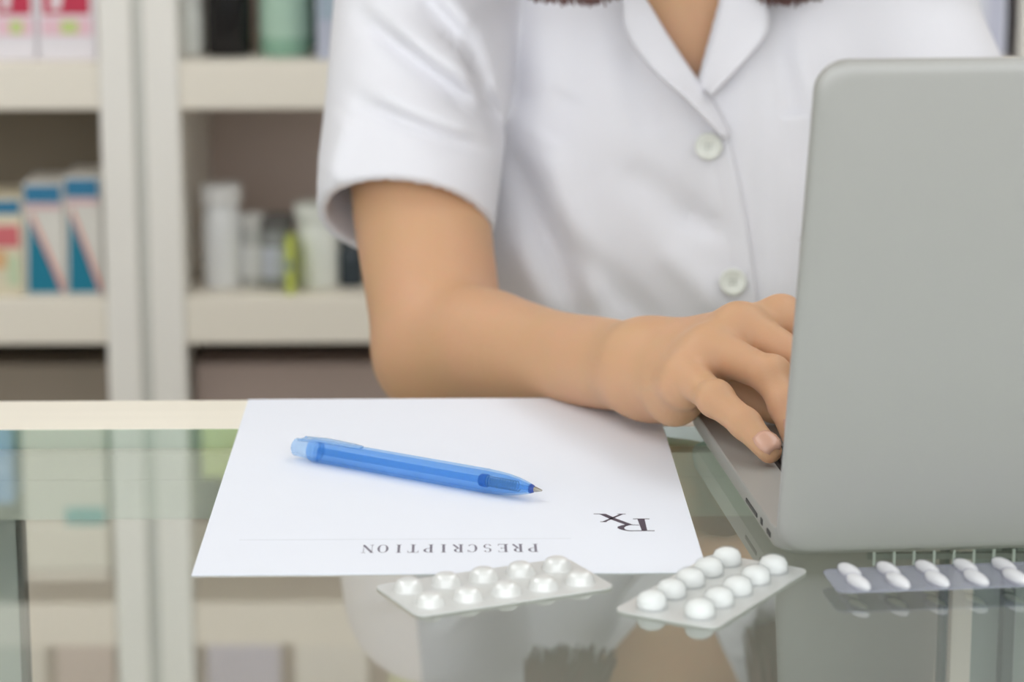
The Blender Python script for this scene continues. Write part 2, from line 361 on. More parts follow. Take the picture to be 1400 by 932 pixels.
for xa in (CX0, CX1 - 0.006):
    box('side_glass', M_glass2, ct, xa, xa + 0.006, CY0 + 0.0062, CY1 - 0.03, -0.60, -0.0102)
box('deck', M_shelf, ct, CX0, CX1, CY0, CY1, -0.63, -0.601)
box('glass_shelf', M_glass2, ct, CX0 + 0.01, CX1 - 0.01, CY0 + 0.02, 1.10, -0.325, -0.317)
box('base_cabinet', M_post, ct, CX0, CX1, CY0 + 0.01, CY1 - 0.002, -H, -0.6305, 0.002)
box('floor_track', M_alu, ct, CX0, CX1, CYG - 0.01, CYG + 0.03, -0.6009, -0.59)
# sliding doors at the back
for (a, b, yy) in ((CX0 + 0.01, -0.222, 1.290), (0.247, 0.70, 1.290), (0.705, CX1 - 0.01, 1.305)):
    d = MB()
    d.box(a, a + 0.011, yy, yy + 0.012, -0.589, -0.0435); d.box(b - 0.011, b, yy, yy + 0.012, -0.589, -0.0435)
    d.box(a + 0.011, b - 0.011, yy, yy + 0.012, -0.589, -0.575)
    dd = d.build('sliding_door', M_alu, ct)
    box('pane', mat('door_panel_grey', srgb(148, 152, 147), 0.4, noise=0.03), dd, a + 0.011, b - 0.011, yy + 0.004, yy + 0.008, -0.575, -0.0435)
    bb = b + 0.0002 if b < 0 else a - 0.0035
    box('seal', M_darkframe, dd, bb, bb + 0.003, yy - 0.001, yy + 0.013, -0.589, -0.0435)

# ================================================================== PRESCRIPTION SHEET
PX0, PX1, PY0, PY1 = -0.1097, 0.1008, 1.0475, 1.3515
PT = 0.0005
ps = empty('prescription_sheet', ((PX0 + PX1) / 2, (PY0 + PY1) / 2, 0.0), 'white prescription sheet lying on the counter under the pen', 'paper')
box('sheet', M_paper, ps, PX0, PX1, PY0, PY1, 0.0001, PT)
def flat(polys, z=PT + 0.00004, th=0.00004):
    m = MB()
    for p in polys: m.prism([(q[0], q[1]) for q in p], z, z + th)
    return m
# the rx mark (read from the far side of the counter)
def rxp(pts): return [uz(780 + a / 7, 680 + b / 7, PT)[:2] for a, b in pts]
bowl_o = [(545, 319), (505, 313), (470, 303), (447, 290), (455, 278), (490, 266), (540, 257)]
bowl_i = [(600, 262), (560, 266), (528, 276), (512, 290), (520, 303), (540, 312), (580, 316)]
polys = [rxp([(640, 205), (708, 205), (735, 318), (682, 318)]), rxp([(598, 202), (756, 202), (756, 207), (598, 207)]), rxp([(545, 315), (805, 315), (805, 321), (545, 321)]),
         rxp([(272, 157), (338, 157), (440, 203), (602, 262), (530, 262), (392, 212)]), rxp([(300, 233), (342, 229), (502, 161), (470, 160)]),
         rxp([(222, 155), (290, 155), (290, 159), (222, 159)]), rxp([(450, 156), (528, 156), (528, 160), (450, 160)]), rxp([(285, 230), (348, 230), (348, 234), (285, 234)]),
         rxp([(585, 259), (655, 262), (657, 266), (585, 264)])]
for i in range(6): polys.append(rxp([bowl_o[i], bowl_o[i + 1], bowl_i[5 - i], bowl_i[6 - i]]))
flat(polys).build('rx_mark', M_ink, ps)
# the printed title, high contrast serif capitals
def quad_line(x0, y0, x1, y1, wd):
    dx, dy = x1 - x0, y1 - y0; l = math.hypot(dx, dy); nx, ny = -dy / l * wd / 2, dx / l * wd / 2
    return [(x0 + nx, y0 + ny), (x1 + nx, y1 + ny), (x1 - nx, y1 - ny), (x0 - nx, y0 - ny)]
def arc(cx, cy, rx, ry, a0, a1, wmax, wmin=0.03, n=10):
    out = []
    for i in range(n):
        aa = [math.radians(a0 + (a1 - a0) * (i + j) / n) for j in (0, 1)]
        q = []
        for a in aa: wd = wmin + (wmax - wmin) * abs(math.cos(a)); q.append(((cx + (rx) * math.cos(a), cy + ry * math.sin(a)), (cx + (rx - wd) * math.cos(a), cy + (ry - wmin) * math.sin(a))))
        out.append([q[0][0], q[1][0], q[1][1], q[0][1]])
    return out
TK, TH = 0.17, 0.035
stem = lambda x: [quad_line(x, 0, x, 1, TK), quad_line(x - .17, .018, x + .17, .018, TH), quad_line(x - .17, .982, x + .17, .982, TH)]
GL = {'P': stem(.2) + arc(.3, .73, .42, .27, -90, 90, .17), 'R': stem(.2) + arc(.3, .75, .38, .25, -90, 90, .17) + [quad_line(.38, .5, .72, 0.02, .14)],
      'E': stem(.2) + [quad_line(.2, .982, .68, .982, TH), quad_line(.2, .018, .7, .018, TH), quad_line(.2, .5, .52, .5, TH), quad_line(.68, .8, .68, 1, TH), quad_line(.7, 0, .7, .2, TH), quad_line(.52, .4, .52, .6, TH)],
      'S': arc(.42, .74, .26, .26, 20, 270, .13) + arc(.42, .26, .28, .26, -160, 90, .13), 'C': arc(.46, .5, .36, .5, 40, 320, .17) + [quad_line(.74, .7, .74, .98, TH)],
      'I': stem(.36), 'T': stem(.4) + [quad_line(.05, .982, .75, .982, TH), quad_line(.05, .75, .05, 1, TH), quad_line(.75, .75, .75, 1, TH)],
      'O': arc(.42, .5, .38, .5, 0, 360, .17, n=20), 'N': [quad_line(.14, 0, .14, 1, TH), quad_line(.14, .97, .72, .03, .16), quad_line(.72, 0, .72, 1, TH), quad_line(.0, .982, .26, .982, TH), quad_line(.02, .018, .28, .018, TH), quad_line(.58, .982, .86, .982, TH)]}
TX0, TX1, TY0, TY1 = 0.0327, -0.0427, 1.0885, 1.0770        # first letter at the right of the picture
adv = (TX1 - TX0) / 12
tp = []
for i, ch in enumerate('PRESCRIPTION'):
    for p in GL[ch]: tp.append([(TX0 + adv * i + adv * 0.98 * u, TY0 + (TY1 - TY0) * v) for u, v in p])
flat(tp).build('printed_title', M_ink_soft, ps)
flat([[(-.094, 1.0966), (.047, 1.0960), (.047, 1.0967), (-.094, 1.0973)]]).build('printed_rule', M_line, ps)

# ================================================================== PEN
pa, pb = uz(404, 611, 0.006), uz(741, 671, 0.006)
plen = float(np.linalg.norm(pb - pa)); pdir = Vector(pb - pa).normalized()
pr_ = 0.0056
side = Vector((0, 0, 1)).cross(pdir).normalized(); upv = pdir.cross(side)
PM = Matrix(((side.x, upv.x, pdir.x, pa[0]), (side.y, upv.y, pdir.y, pa[1]), (side.z, upv.z, pdir.z, PT + pr_ + 0.0001), (0, 0, 0, 1)))
pen = empty('ballpoint_pen', (pa[0], pa[1], PT), 'translucent blue ballpoint pen resting on the prescription sheet', 'pen')
M_blue = clear_plastic('pen_blue', (0.79, 0.905, 0.988, 1), srgb(70, 150, 240), 0.18, 0.08)
M_clear = clear_plastic('pen_pale', (0.86, 0.93, 0.985, 1), srgb(170, 206, 244), 0.35, 0.15)
M_refill = clear_plastic('pen_refill', (0.8, 0.9, 0.98, 1), srgb(120, 175, 235), 0.25)
M_steel = mat('pen_steel', srgb(176, 172, 162), 0.25, metal=1.0, noise=0.03)
M_navy = mat('pen_navy', srgb(40, 70, 150), 0.35, noise=0.04)
L = plen
def ring_prof(a, b, r, n, dr):
    out = []
    for i in range(n):
        t0 = a + (b - a) * i / n; t1 = a + (b - a) * (i + .6) / n; out += [(r, t0), (r + dr, t0 + .0002), (r + dr, t1), (r, t1 + .0002)]
    return out
outer = [(pr_ * .97, L * .075), (pr_, L * .08), (pr_, L * .60), (pr_ * .985, L * .601)] + ring_prof(L * .605, L * .80, pr_ * .985, 9, 0.00012) + \
        [(pr_ * .96, L * .83), (pr_ * .88, L * .87), (pr_ * .72, L * .91), (pr_ * .5, L * .945), (pr_ * .36, L * .962)]
inner = [(pr_ * .24, L * .962), (pr_ * .40, L * .94), (pr_ * .6, L * .90), (pr_ * .74, L * .86), (pr_ * .8, L * .80), (pr_ * .8, L * .075)]
smooth_by_angle(MB().lathe(outer + inner + [outer[0]], PM, 28, cap=False).build('barrel', M_blue, pen), 50)
MB().lathe([(.0016, L * .10), (.0016, L * .86), (.0011, L * .87), (.0011, L * .955)], PM, 14).build('refill', M_refill, pen, True)
spr = [PM @ Vector((.0024 * math.cos(t * .9), .0024 * math.sin(t * .9), L * .78 + t * L * .13 / 90)) for t in range(0, 91)]
MB().tube(spr, 0.00028, 5).build('spring', M_steel, pen, True)
MB().lathe([(.0029, L * .765), (.0030, L * .77), (.0030, L * .785), (.0029, L * .79)], PM, 16).build('collar', M_navy, pen, True)
smooth_by_angle(MB().lathe([(.0021, L * .956), (.0022, L * .958), (.0018, L * .966), (.0012, L * .972)], PM, 18).build('tip_collar', M_navy, pen), 40)
smooth_by_angle(MB().lathe([(.0012, L * .96), (.0012, L * .976), (.0006, L * .993), (.00035, L)], PM, 16).build('metal_tip', M_steel, pen), 40)
plug = smooth_by_angle(MB().lathe([(.0036, .0), (.0043, .0006), (.0045, L * .04), (.0048, L * .07), (.0048, L * .10), (.0036, L * .101)], PM, 24).build('end_plug', M_clear, pen), 40)
# clip: a flat pale blade along the upper side
cl = MB(); rows = []
for t, hgt, wd in ((.003, .0044, .0024), (.02 * L + .002, .0052, .0030), (.12 * L, .0060, .0030), (.24 * L, .0058, .0026), (.28 * L, .0057, .0016)):
    rows.append([PM @ Vector((s * wd, hgt, t)) for s in (-1, -.4, .4, 1)])
cl.patch(rows); clo = cl.build('clip', M_clear, pen, True)
md = clo.modifiers.new('thick', 'SOLIDIFY'); md.thickness = 0.0010
MB().lathe([(.0007, -.0002), (.0007, .0003), (.0003, .0005)], PM @ Matrix.Translation((0, .0056, .0065)) @ Matrix.Rotation(-math.pi / 2, 4, 'X'), 10).build('rivet', M_clear, clo, True)

# ================================================================== BLISTER PACKS
M_foil = mat('foil_silver', srgb(218, 219, 217), 0.4, metal=0.2, noise=0.03, nscale=300, bump=0.25, bscale=700)
M_dome = mat('foil_dome', srgb(230, 231, 229), 0.30, metal=0.2, noise=0.02)
M_tab = mat('tablet_white', srgb(250, 250, 248), 0.55, noise=0.01)
M_dome_clear = clear_plastic('clear_dome', (0.96, 0.97, 0.97, 1), srgb(236, 238, 238), 0.18, 0.08)
M_film = clear_plastic('clear_film', (0.86, 0.87, 0.93, 1), srgb(196, 198, 210), 0.42, 0.12)
M_pocket = clear_plastic('clear_pocket', (0.95, 0.95, 0.98, 1), srgb(236, 238, 244), 0.12, 0.08)
M_cap = mat('caplet_white', srgb(244, 243, 238), 0.45, noise=0.01)
def pack(label, cx, cy, ang, ln, wd, mode, n, z):
    t = empty('blister_pack', (cx, cy, 0.0), label, 'blister pack', 'blister packs on the counter')
    R = Matrix.Translation((cx, cy, z)) @ Matrix.Rotation(ang, 4, 'Z')
    sh = MB().prism(rounded_rect(0, 0, ln, wd, 0.005, 6), -.00035, .00035, R).build('foil_sheet' if mode != 'caplet' else 'film_sheet', M_foil if mode != 'caplet' else M_film, t)
    dome0 = tab0 = None
    pitch = ln / (n + 0.25)
    for i in range(n):
        for j in (-1, 1):
            u = (i - (n - 1) / 2) * pitch; v = j * wd * 0.235
            Q = R @ Matrix.Translation((u, v, 0))
            if mode == 'foil':
                pr = [(.0062, .0003), (.0058, .0010), (.0054, .0028), (.0045, .0042), (.0030, .0050), (.0004, .0052)]
                smooth_by_angle(MB().lathe(pr, Q, 20).build('pocket', M_dome, t), 80)
            elif mode == 'tablet':
                pr = [(.0066, .0003), (.0063, .0009), (.0061, .0042), (.0052, .0062), (.0032, .0074), (.0004, .0077)]
                p = smooth_by_angle(MB().lathe(pr, Q, 20).build('pocket', M_dome_clear, t), 80)
                tb = [(.0048, .0004), (.0057, .0012), (.0057, .0040), (.0047, .0058), (.0028, .0068), (.0004, .0071)]
                smooth_by_angle(MB().lathe(tb, Q, 20).build('tablet', M_tab, p), 80)
            else:
                tilt = Q @ Matrix.Rotation(math.radians(17), 4, 'Z')
                for nm, s_, mm in (('pocket', 1.12, M_pocket), ('caplet', 1.0, M_cap)):
                    a, b, c = .0027 * s_, .0084 * s_, .0030 * s_
                    rows = []
                    for ii in range(9):
                        th = math.pi * ii / 8
                        rows.append([tilt @ Vector((a * math.sin(th) * math.cos(ph), b * -math.cos(th), c * math.sin(th) * math.sin(ph) + .0014)) for ph in [2 * math.pi * kk / 14 for kk in range(15)]])
                    ob = MB().patch(rows).build(nm, mm, t if nm == 'pocket' else lastp, True)
                    lastp = ob
    return t
pack('silver foil blister pack with shiny bumps lying against the sheet edge', .0135, 1.0290, math.radians(24.5), .087, .0445, 'foil', 5, .0006)
pack('silver blister pack of round white tablets beside the sheet corner', .1010, 1.0230, math.radians(58.5), .088, .0445, 'tablet', 5, .0006)
pack('clear lavender blister strip of slim white caplets below the laptop', .205, 1.0285, math.radians(5.5), .116, .031, 'caplet', 7, .0040)

# ================================================================== LAPTOP
LA = math.radians(4.4)
LH = Vector((0.1305, 1.056))                       # left end of the hinge, on the counter
lt = empty('laptop', (LH.x, LH.y, 0), 'open silver laptop seen from behind its lid', 'laptop', rz=LA)
LM = Matrix.Translation((LH.x, LH.y, 0)) @ Matrix.Rotation(LA, 4, 'Z')      # local: x along hinge, y away from camera
LW, LD = 0.316, 0.222
def slab(pts, zs, M):
    """stack of outlines: zs = [(z, inset)]"""
    m = MB(); rings = []
    cx = sum(p[0] for p in pts) / len(pts); cy = sum(p[1] for p in pts) / len(pts)
    xs = [p[0] for p in pts]; ys = [p[1] for p in pts]; wx = max(xs) - min(xs); wy = max(ys) - min(ys)
    for z, ins in zs:
        rings.append([m.bm.verts.new(M @ Vector((cx + (p[0] - cx) * (1 - 2 * ins / wx), cy + (p[1] - cy) * (1 - 2 * ins / wy), z))) for p in pts])
    n = len(pts)
    for a, b in zip(rings, rings[1:]):
        for i in range(n): m.bm.faces.new((a[i], a[(i + 1) % n], b[(i + 1) % n], b[i]))
    m.bm.faces.new(rings[0][::-1]); m.bm.faces.new(rings[-1]); return m
bt = .0140
smooth_by_angle(slab(rounded_rect(LW / 2, LD / 2 + .004, LW, LD, .011, 8), [(.0018, .012), (.0026, .004), (.0050, .0008), (.0070, 0), (bt - .0006, 0), (bt - .0001, .0003), (bt, .0009)], LM).build('base', M_lap, lt), 30)
for fx in (.03, LW - .03):
    for fy in (.03, LD - .03): MB().lathe([(.006, .0001), (.007, .0006), (.007, .0019)], LM @ Matrix.Translation((fx, fy, 0)), 14).build('rubber_foot', M_port, lt, True)
kw = MB().prism(rounded_rect(LW / 2, .085, .276, .106, .003, 4), bt - .0002, bt + .0001, LM).build('keyboard_well', M_key, lt)
keyme = None
for r in range(6):
    n = 14 if r not in (0,) else 12
    cols = [(i, 1) for i in range(14)] if r < 5 else [(0, 1), (1, 1), (2, 1), (3, 1.3), (4.3, 5), (9.3, 1.3), (10.6, 1), (11.6, 1), (12.6, 1.4)]
    for c0, cw in cols:
        x0 = LW / 2 - .1365 + c0 * .0195; y0 = .034 + r * .0172
        MB().box(x0 + .0008, x0 + cw * .0195 - .0010, y0 + .0008, y0 + .0160, bt + .0002, bt + .0014, .0004, 1, LM).build('key', M_key, kw)
MB().prism(rounded_rect(LW / 2, .186, .105, .068, .004, 4), bt + .00002, bt + .0001, LM).build('trackpad', mat('trackpad_grey', srgb(186, 187, 184), 0.4, noise=0.02), lt)
for (py, pl, ph) in ((.016, .008, .0024), (.034, .004, .0030), (.046, .026, .0020)):
    MB().box(-.0004, .001, py, py + pl, .0074, .0074 + ph, .0003, 1, LM).build('port', M_port, lt)
# lid: leaning back towards the camera
lean = math.radians(15.5)
LL = .2175
lidM = LM @ Matrix.Translation((0, .006, .0045)) @ Matrix.Rotation(math.pi / 2 + lean, 4, 'X')    # local y up the lid, local z towards the camera side
tz = .0032
lid = smooth_by_angle(slab(rounded_rect(LW / 2, LL / 2, LW, LL, .0125, 10), [(-tz, .001), (-tz + .0004, .0003), (-.0006, 0), (.0008, .0001), (.0020, .0008), (.0028, .0022), (tz, .0045)], lidM).build('lid', M_lap, lt), 30)
MB().prism(rounded_rect(LW / 2, LL / 2 + .002, LW - .012, LL - .018, .004, 4), -tz - .0003, -tz + .0002, lidM).build('screen', M_screen, lid)
MB().tube([LM @ Vector((.03, .0085, .0115)), LM @ Vector((LW - .03, .0085, .0115))], .0048, 14).build('hinge', M_port, lt, True)

# ================================================================== SIGNED-DISTANCE MODELLING (for the figure and the clothes)
def axis(*spans):
    """spans of (start, end, step) glued into one increasing coordinate list"""
    out = []
    for a, b, s in spans:
        n = max(1, int(round((b - a) / s))); out += list(np.linspace(a, b, n, endpoint=False))
    out.append(spans[-1][1]); return np.array(out, dtype=np.float64)
def smin(a, b, k):
    if k <= 0: return np.minimum(a, b)
    h = np.maximum(k - np.abs(a - b), 0) / k
    return np.minimum(a, b) - h * h * k * 0.25
def smax(a, b, k): return -smin(-a, -b, k)
def cone_d(x, y, z, a, b, ra, rb, n=None, s=1.0):
    a = np.asarray(a, float); b = np.asarray(b, float); ba = b - a; L2 = max(float(ba @ ba), 1e-12)
    px, py, pz = x - a[0], y - a[1], z - a[2]
    t = np.clip((px * ba[0] + py * ba[1] + pz * ba[2]) / L2, 0, 1)
    qx, qy, qz = px - t * ba[0], py - t * ba[1], pz - t * ba[2]
    q2 = qx * qx + qy * qy + qz * qz
    if n is not None:
        n = np.asarray(n, float); n = n / np.linalg.norm(n)
        qn = qx * n[0] + qy * n[1] + qz * n[2]; q2 = q2 + qn * qn * (1 / (s * s) - 1)
    return np.sqrt(q2) - (ra + (rb - ra) * t)
def ell_d(x, y, z, c, r, yaw=0.0):
    px, py, pz = x - c[0], y - c[1], z - c[2]
    if yaw: cs, sn = math.cos(yaw), math.sin(yaw); px, py = px * cs + py * sn, -px * sn + py * cs
    k0 = np.sqrt((px / r[0]) ** 2 + (py / r[1]) ** 2 + (pz / r[2]) ** 2)
    return (k0 - 1) * min(r)
class Field:
    def __init__(s, xs, ys, zs):
        s.ax = (xs, ys, zs); s.D = np.full((len(xs), len(ys), len(zs)), 0.05, np.float32)
    def sub(s, lo, hi):
        sl = []
        for a, l, h in zip(s.ax, lo, hi):
            i0 = max(0, int(np.searchsorted(a, l)) - 1); i1 = min(len(a), int(np.searchsorted(a, h)) + 1); sl.append(slice(i0, max(i1, i0)))
        xs, ys, zs = (a[q] for a, q in zip(s.ax, sl))
        return tuple(sl), xs[:, None, None], ys[None, :, None], zs[None, None, :]
    def add(s, prims, k=0.01, kin=0.006, pad=0.03, op='add'):
        """prims: list of tuples; blended among themselves by kin, then with the field by k"""
        lo = np.array([9.] * 3); hi = -lo
        for p in prims:
            if p[0] == 'c':
                r = max(p[3], p[4]); pts = (np.asarray(p[1]), np.asarray(p[2]))
                for q in pts: lo = np.minimum(lo, q - r); hi = np.maximum(hi, q + r)
            else:
                r = max(p[2]); lo = np.minimum(lo, np.asarray(p[1]) - r); hi = np.maximum(hi, np.asarray(p[1]) + r)
        sl, x, y, z = s.sub(lo - pad, hi + pad); d = None
        for p in prims:
            e = cone_d(x, y, z, *p[1:]) if p[0] == 'c' else ell_d(x, y, z, *p[1:])
            d = e if d is None else smin(d, e, kin)
        s.D[sl] = smin(s.D[sl], d, k) if op == 'add' else smax(s.D[sl], -d, k)
    def mesh(s, name):
        D = s.D; neg = D < 0; nx, ny, nz = D.shape
        c = np.zeros((nx - 1, ny - 1, nz - 1), np.uint8)
        for i in (0, 1):
            for j in (0, 1):
                for k in (0, 1): c += neg[i:nx - 1 + i, j:ny - 1 + j, k:nz - 1 + k]
        I, J, K = np.nonzero((c > 0) & (c < 8)); N = len(I)
        idx = np.full(c.shape, -1, np.int32); idx[I, J, K] = np.arange(N, dtype=np.int32)
        cor = [(i, j, k) for i in (0, 1) for j in (0, 1) for k in (0, 1)]
        val = np.stack([D[I + i, J + j, K + k] for i, j, k in cor], 1).astype(np.float64)
        acc = np.zeros((N, 3)); cnt = np.zeros(N)
        for a in range(8):
            for b in range(a + 1, 8):
                if sum(abs(u - v) for u, v in zip(cor[a], cor[b])) != 1: continue
                m = (val[:, a] < 0) != (val[:, b] < 0)
                t = np.where(m, val[:, a] / np.where(m, val[:, a] - val[:, b], 1), 0)
                p = np.array(cor[a])[None, :] + t[:, None] * (np.array(cor[b]) - np.array(cor[a]))[None, :]
                acc += np.where(m[:, None], p, 0); cnt += m
        acc /= cnt[:, None]
        V = np.empty((N, 3))
        for d_, (base, arr) in enumerate(zip((I, J, K), s.ax)):
            V[:, d_] = arr[base] + acc[:, d_] * (arr[base + 1] - arr[base])
        quads = []
        for d_ in range(3):
            n2 = [slice(None)] * 3; n1 = [slice(None)] * 3; n1[d_] = slice(0, -1); n2[d_] = slice(1, None)
            A, B = neg[tuple(n1)], neg[tuple(n2)]
            e = np.argwhere(A != B)
            u, v = (d_ + 1) % 3, (d_ + 2) % 3
            ok = (e[:, u] > 0) & (e[:, v] > 0) & (e[:, u] < D.shape[u] - 1) & (e[:, v] < D.shape[v] - 1); e = e[ok]
            inside = A[tuple(e.T)]
            q = []
            for du, dv in ((1, 1), (0, 1), (0, 0), (1, 0)):
                f = e.copy(); f[:, u] -= du; f[:, v] -= dv; q.append(idx[tuple(f.T)])
            q = np.stack(q, 1); q[~inside] = q[~inside][:, ::-1]; quads.append(q)
        Q = np.concatenate(quads)
        # light relaxation of the net
        for _ in range(2):
            S = np.zeros_like(V); W = np.zeros(N)
            for a, b in ((0, 1), (1, 2), (2, 3), (3, 0)):
                np.add.at(S, Q[:, a], V[Q[:, b]]); np.add.at(S, Q[:, b], V[Q[:, a]])
                np.add.at(W, Q[:, a], 1); np.add.at(W, Q[:, b], 1)
            V = V * 0.5 + 0.5 * S / np.maximum(W, 1)[:, None]
        me = bpy.data.meshes.new(name)
        me.vertices.add(N); me.vertices.foreach_set('co', V.astype(np.float32).ravel())
        me.loops.add(Q.size); me.loops.foreach_set('vertex_index', Q.astype(np.int32).ravel())
        me.polygons.add(len(Q)); me.polygons.foreach_set('loop_start', np.arange(0, Q.size, 4, dtype=np.int32))
        me.polygons.foreach_set('loop_total', np.full(len(Q), 4, np.int32))
        me.update(calc_edges=True); me.validate(); return me

# ================================================================== PERSON
A3 = np.array
def cr(pts, n):
    """Catmull-Rom resampling of a polyline"""
    P = [A3(p, ) for p in pts]; P = [2 * P[0] - P[1]] + P + [2 * P[-1] - P[-2]]; out = []
    m = len(pts) - 1
    for i in range(n):
        t = i / (n - 1) * m; k = min(int(t), m - 1); u = t - k; a, b, c, d = P[k:k + 4]
        out.append(.5 * ((2 * b) + (-a + c) * u + (2 * a - 5 * b + 4 * c - d) * u * u + (-a + 3 * b - 3 * c + d) * u ** 3))
    return out
A3 = np.array
TC = A3([0.135, 1.655])                  # torso axis in plan
TY = math.radians(17)                   # the body is turned a little, its far shoulder (picture right) set back
def T(u, v, z):                          # torso coordinates: u to picture right, v to the back
    c, s = math.cos(-TY), math.sin(-TY)
    return A3([TC[0] + u * c - v * s, TC[1] + u * s + v * c, z])
# joints of the near arm (picture left), measured from the photograph at their real depths
SH = A3([-0.024, 1.640, 0.212]); EL = uy(606, 484, 1.480); WR = uy(880, 504, 1.290)
MC = [uy(1068, 432, 1.262), uy(1010, 444, 1.250), uy(968, 474, 1.238), uy(936, 510, 1.228)]      # index..little
PI = [uy(1143, 478, 1.243), uy(1112, 505, 1.222), uy(1055, 514, 1.212), uy(978, 546, 1.196)]
TI = [A3([.178, 1.198, .0225]), A3([.158, 1.182, .0225]), uz(1088, 598, .0225), uz(1052, 616, .0212)]
FR = [(.0105, .0086, .0078, .0064), (.0108, .0088, .0080, .0066), (.0104, .0086, .0077, .0064), (.0094, .0078, .0071, .0058)]
def hand_prims(WR, MC, PI, TI, mir=None):
    m = (lambda p: p) if mir is None else mir
    n_up = A3([0, 0, 1.0])
    palm = []
    for k in range(4):
        a = WR + (MC[k] - WR) * 0.12 + A3([0, 0, -.001])
        palm.append(('c', m(a), m(MC[k] - A3([0, 0, .003])), .0165, FR[k][0] + .0012))
    for k in range(3):
        palm.append(('c', m(MC[k] - A3([0, 0, .006])), m(MC[k + 1] - A3([0, 0, .006])), .0095, .0095))
    heel = WR + (MC[3] - WR) * .62 + A3([.003, -.004, -.0125])
    palm.append(('c', m(WR + A3([.012, -.014, -.006])), m(heel), .0135, .0135))
    thumbcmc = WR + A3([.026, -.004, -.008]); tm = A3([.126, 1.262, .032]); tip_ = A3([.150, 1.240, .024]); ti2 = A3([.168, 1.222, .0225])
    palm.append(('c', m(thumbcmc), m(tm), .0150, .0115))
    fingers = [[('c', m(tm), m(tip_), .0110, .0088), ('c', m(tip_), m(ti2), .0088, .0070)]]
    for k in range(4):
        mc, pi, ti = MC[k], PI[k], TI[k]; r = FR[k]
        dirv = ti - pi; L_ = np.linalg.norm(dirv)
        bulge = A3([0.0005, 0, 0.0014])
        di = pi + dirv * .54 + bulge
        fingers.append([('c', m(mc), m(pi), r[0], r[1] * .95), ('c', m(pi), m(di), r[1], r[2] * .97), ('c', m(di), m(ti), r[2], r[3]),
                        ('e', m(pi + A3([0, -.0008, .0012])), (r[1] * 1.05,) * 3)])
    return palm, fingers
xs = axis((-.20, .035, .004), (.035, .185, .0013), (.185, .46, .004)); ys = axis((1.09, 1.14, .003), (1.14, 1.31, .0013), (1.31, 1.40, .0022), (1.40, 1.86, .004))
zs = axis((-.955, -.06, .008), (-.06, -.005, .003), (-.005, .085, .0013), (.085, .22, .003), (.22, .62, .0045))
body = Field(xs, ys, zs)
# trunk, pelvis, legs
body.add([('c', T(0, .01, -.10), T(0, 0, .10), .112, .128, T(0, 1, 0) - T(0, 0, 0), .72), ('c', T(0, .01, -.10), T(0, .02, -.20), .112, .150, T(0, 1, 0) - T(0, 0, 0), .72),
          ('c', T(-.10, .01, .205), T(.10, .01, .205), .058, .058), ('c', T(-.06, -.055, .02), T(-.055, -.03, .10), .052, .05), ('c', T(.06, -.055, .02), T(.055, -.03, .10), .052, .05),
          ('c', T(0, -.035, .10), T(0, -.02, .20), .055, .05)], .03, .05)
for u in (-.085, .085):
    body.add([('c', T(u, .02, -.22), T(u, .02, -.52), .082, .052), ('c', T(u, .02, -.52), T(u, .03, -.86), .052, .036), ('c', T(u, .05, -.91), T(u, -.11, -.925), .036, .028)], .04, .03)
# neck and head (above the picture)
HC = T(-.005, -.035, .43)
body.add([('c', T(0, .01, .22), T(0, -.01, .36), .056, .052), ('c', T(-.02, .02, .25), T(-.13, .01, .225), .045, .048), ('c', T(.02, .02, .25), T(.13, .01, .225), .045, .048)], .04, .03)
hd = lambda u, v, z: T(-.005 + u, -.035 + v, .43 + z)
body.add([('e', hd(0, .015, .03), (.075, .092, .098), -TY), ('e', hd(0, -.025, -.035), (.060, .066, .078), -TY), ('e', hd(0, -.066, -.088), (.026, .022, .020), -TY)], .03, .03)
body.add([('c', hd(0, -.088, .012), hd(0, -.108, -.022), .008, .013), ('c', hd(-.009, -.098, -.026), hd(.009, -.098, -.026), .008, .008)], .012, .008)
body.add([('c', hd(-.020, -.086, -.056), hd(.020, -.086, -.056), .0065, .0065), ('c', hd(-.014, -.085, -.066), hd(.014, -.085, -.066), .0075, .0075)], .006, .002)
for s_ in (-1, 1):
    body.add([('e', hd(s_ * .030, -.098, .004), (.014, .010, .009), -TY)], .012, .004, op='cut')
    body.add([('c', hd(s_ * .030 - .012, -.082, .0085), hd(s_ * .030 + .012, -.082, .0085), .0062, .0062), ('c', hd(s_ * .030 - .010, -.081, -.0075), hd(s_ * .030 + .010, -.081, -.0075), .0045, .0045)], .004, .001)
    body.add([('e', hd(s_ * .078, .01, -.005), (.010, .020, .032), -TY)], .006, .004)
# near arm
up_n = A3([0, 0, 1.0])
fore = EL + (WR - EL)
def chain(ctrl, n=22):
    """smooth limb: spline through (x, y, z, radius) control points"""
    q = cr([tuple(p) + (r,) for p, r in ctrl], n)
    return [('c', a[:3], b[:3], a[3], b[3]) for a, b in zip(q, q[1:])]
body.add(chain([(SH + A3([.008, -.010, -.014]), .0375), (SH + (EL - SH) * .35 + A3([-.004, 0, 0]), .0415), (SH + (EL - SH) * .62 + A3([-.008, 0, 0]), .0400), (EL + A3([-.002, .006, .004]), .0372)]), .02, 0)
body.add(chain([(EL, .0368), (uy(655, 472, 1.446), .0325), (uy(702, 480, 1.414), .0285), (uy(760, 488, 1.374), .0242), (uy(820, 496, 1.332), .0235), (WR, .0215)]), .014, 0)
palm, fingers = hand_prims(WR, MC, PI, TI)
body.add(palm, .018, .012)
for f in fingers: body.add(f, .0035, .0035, pad=.012)
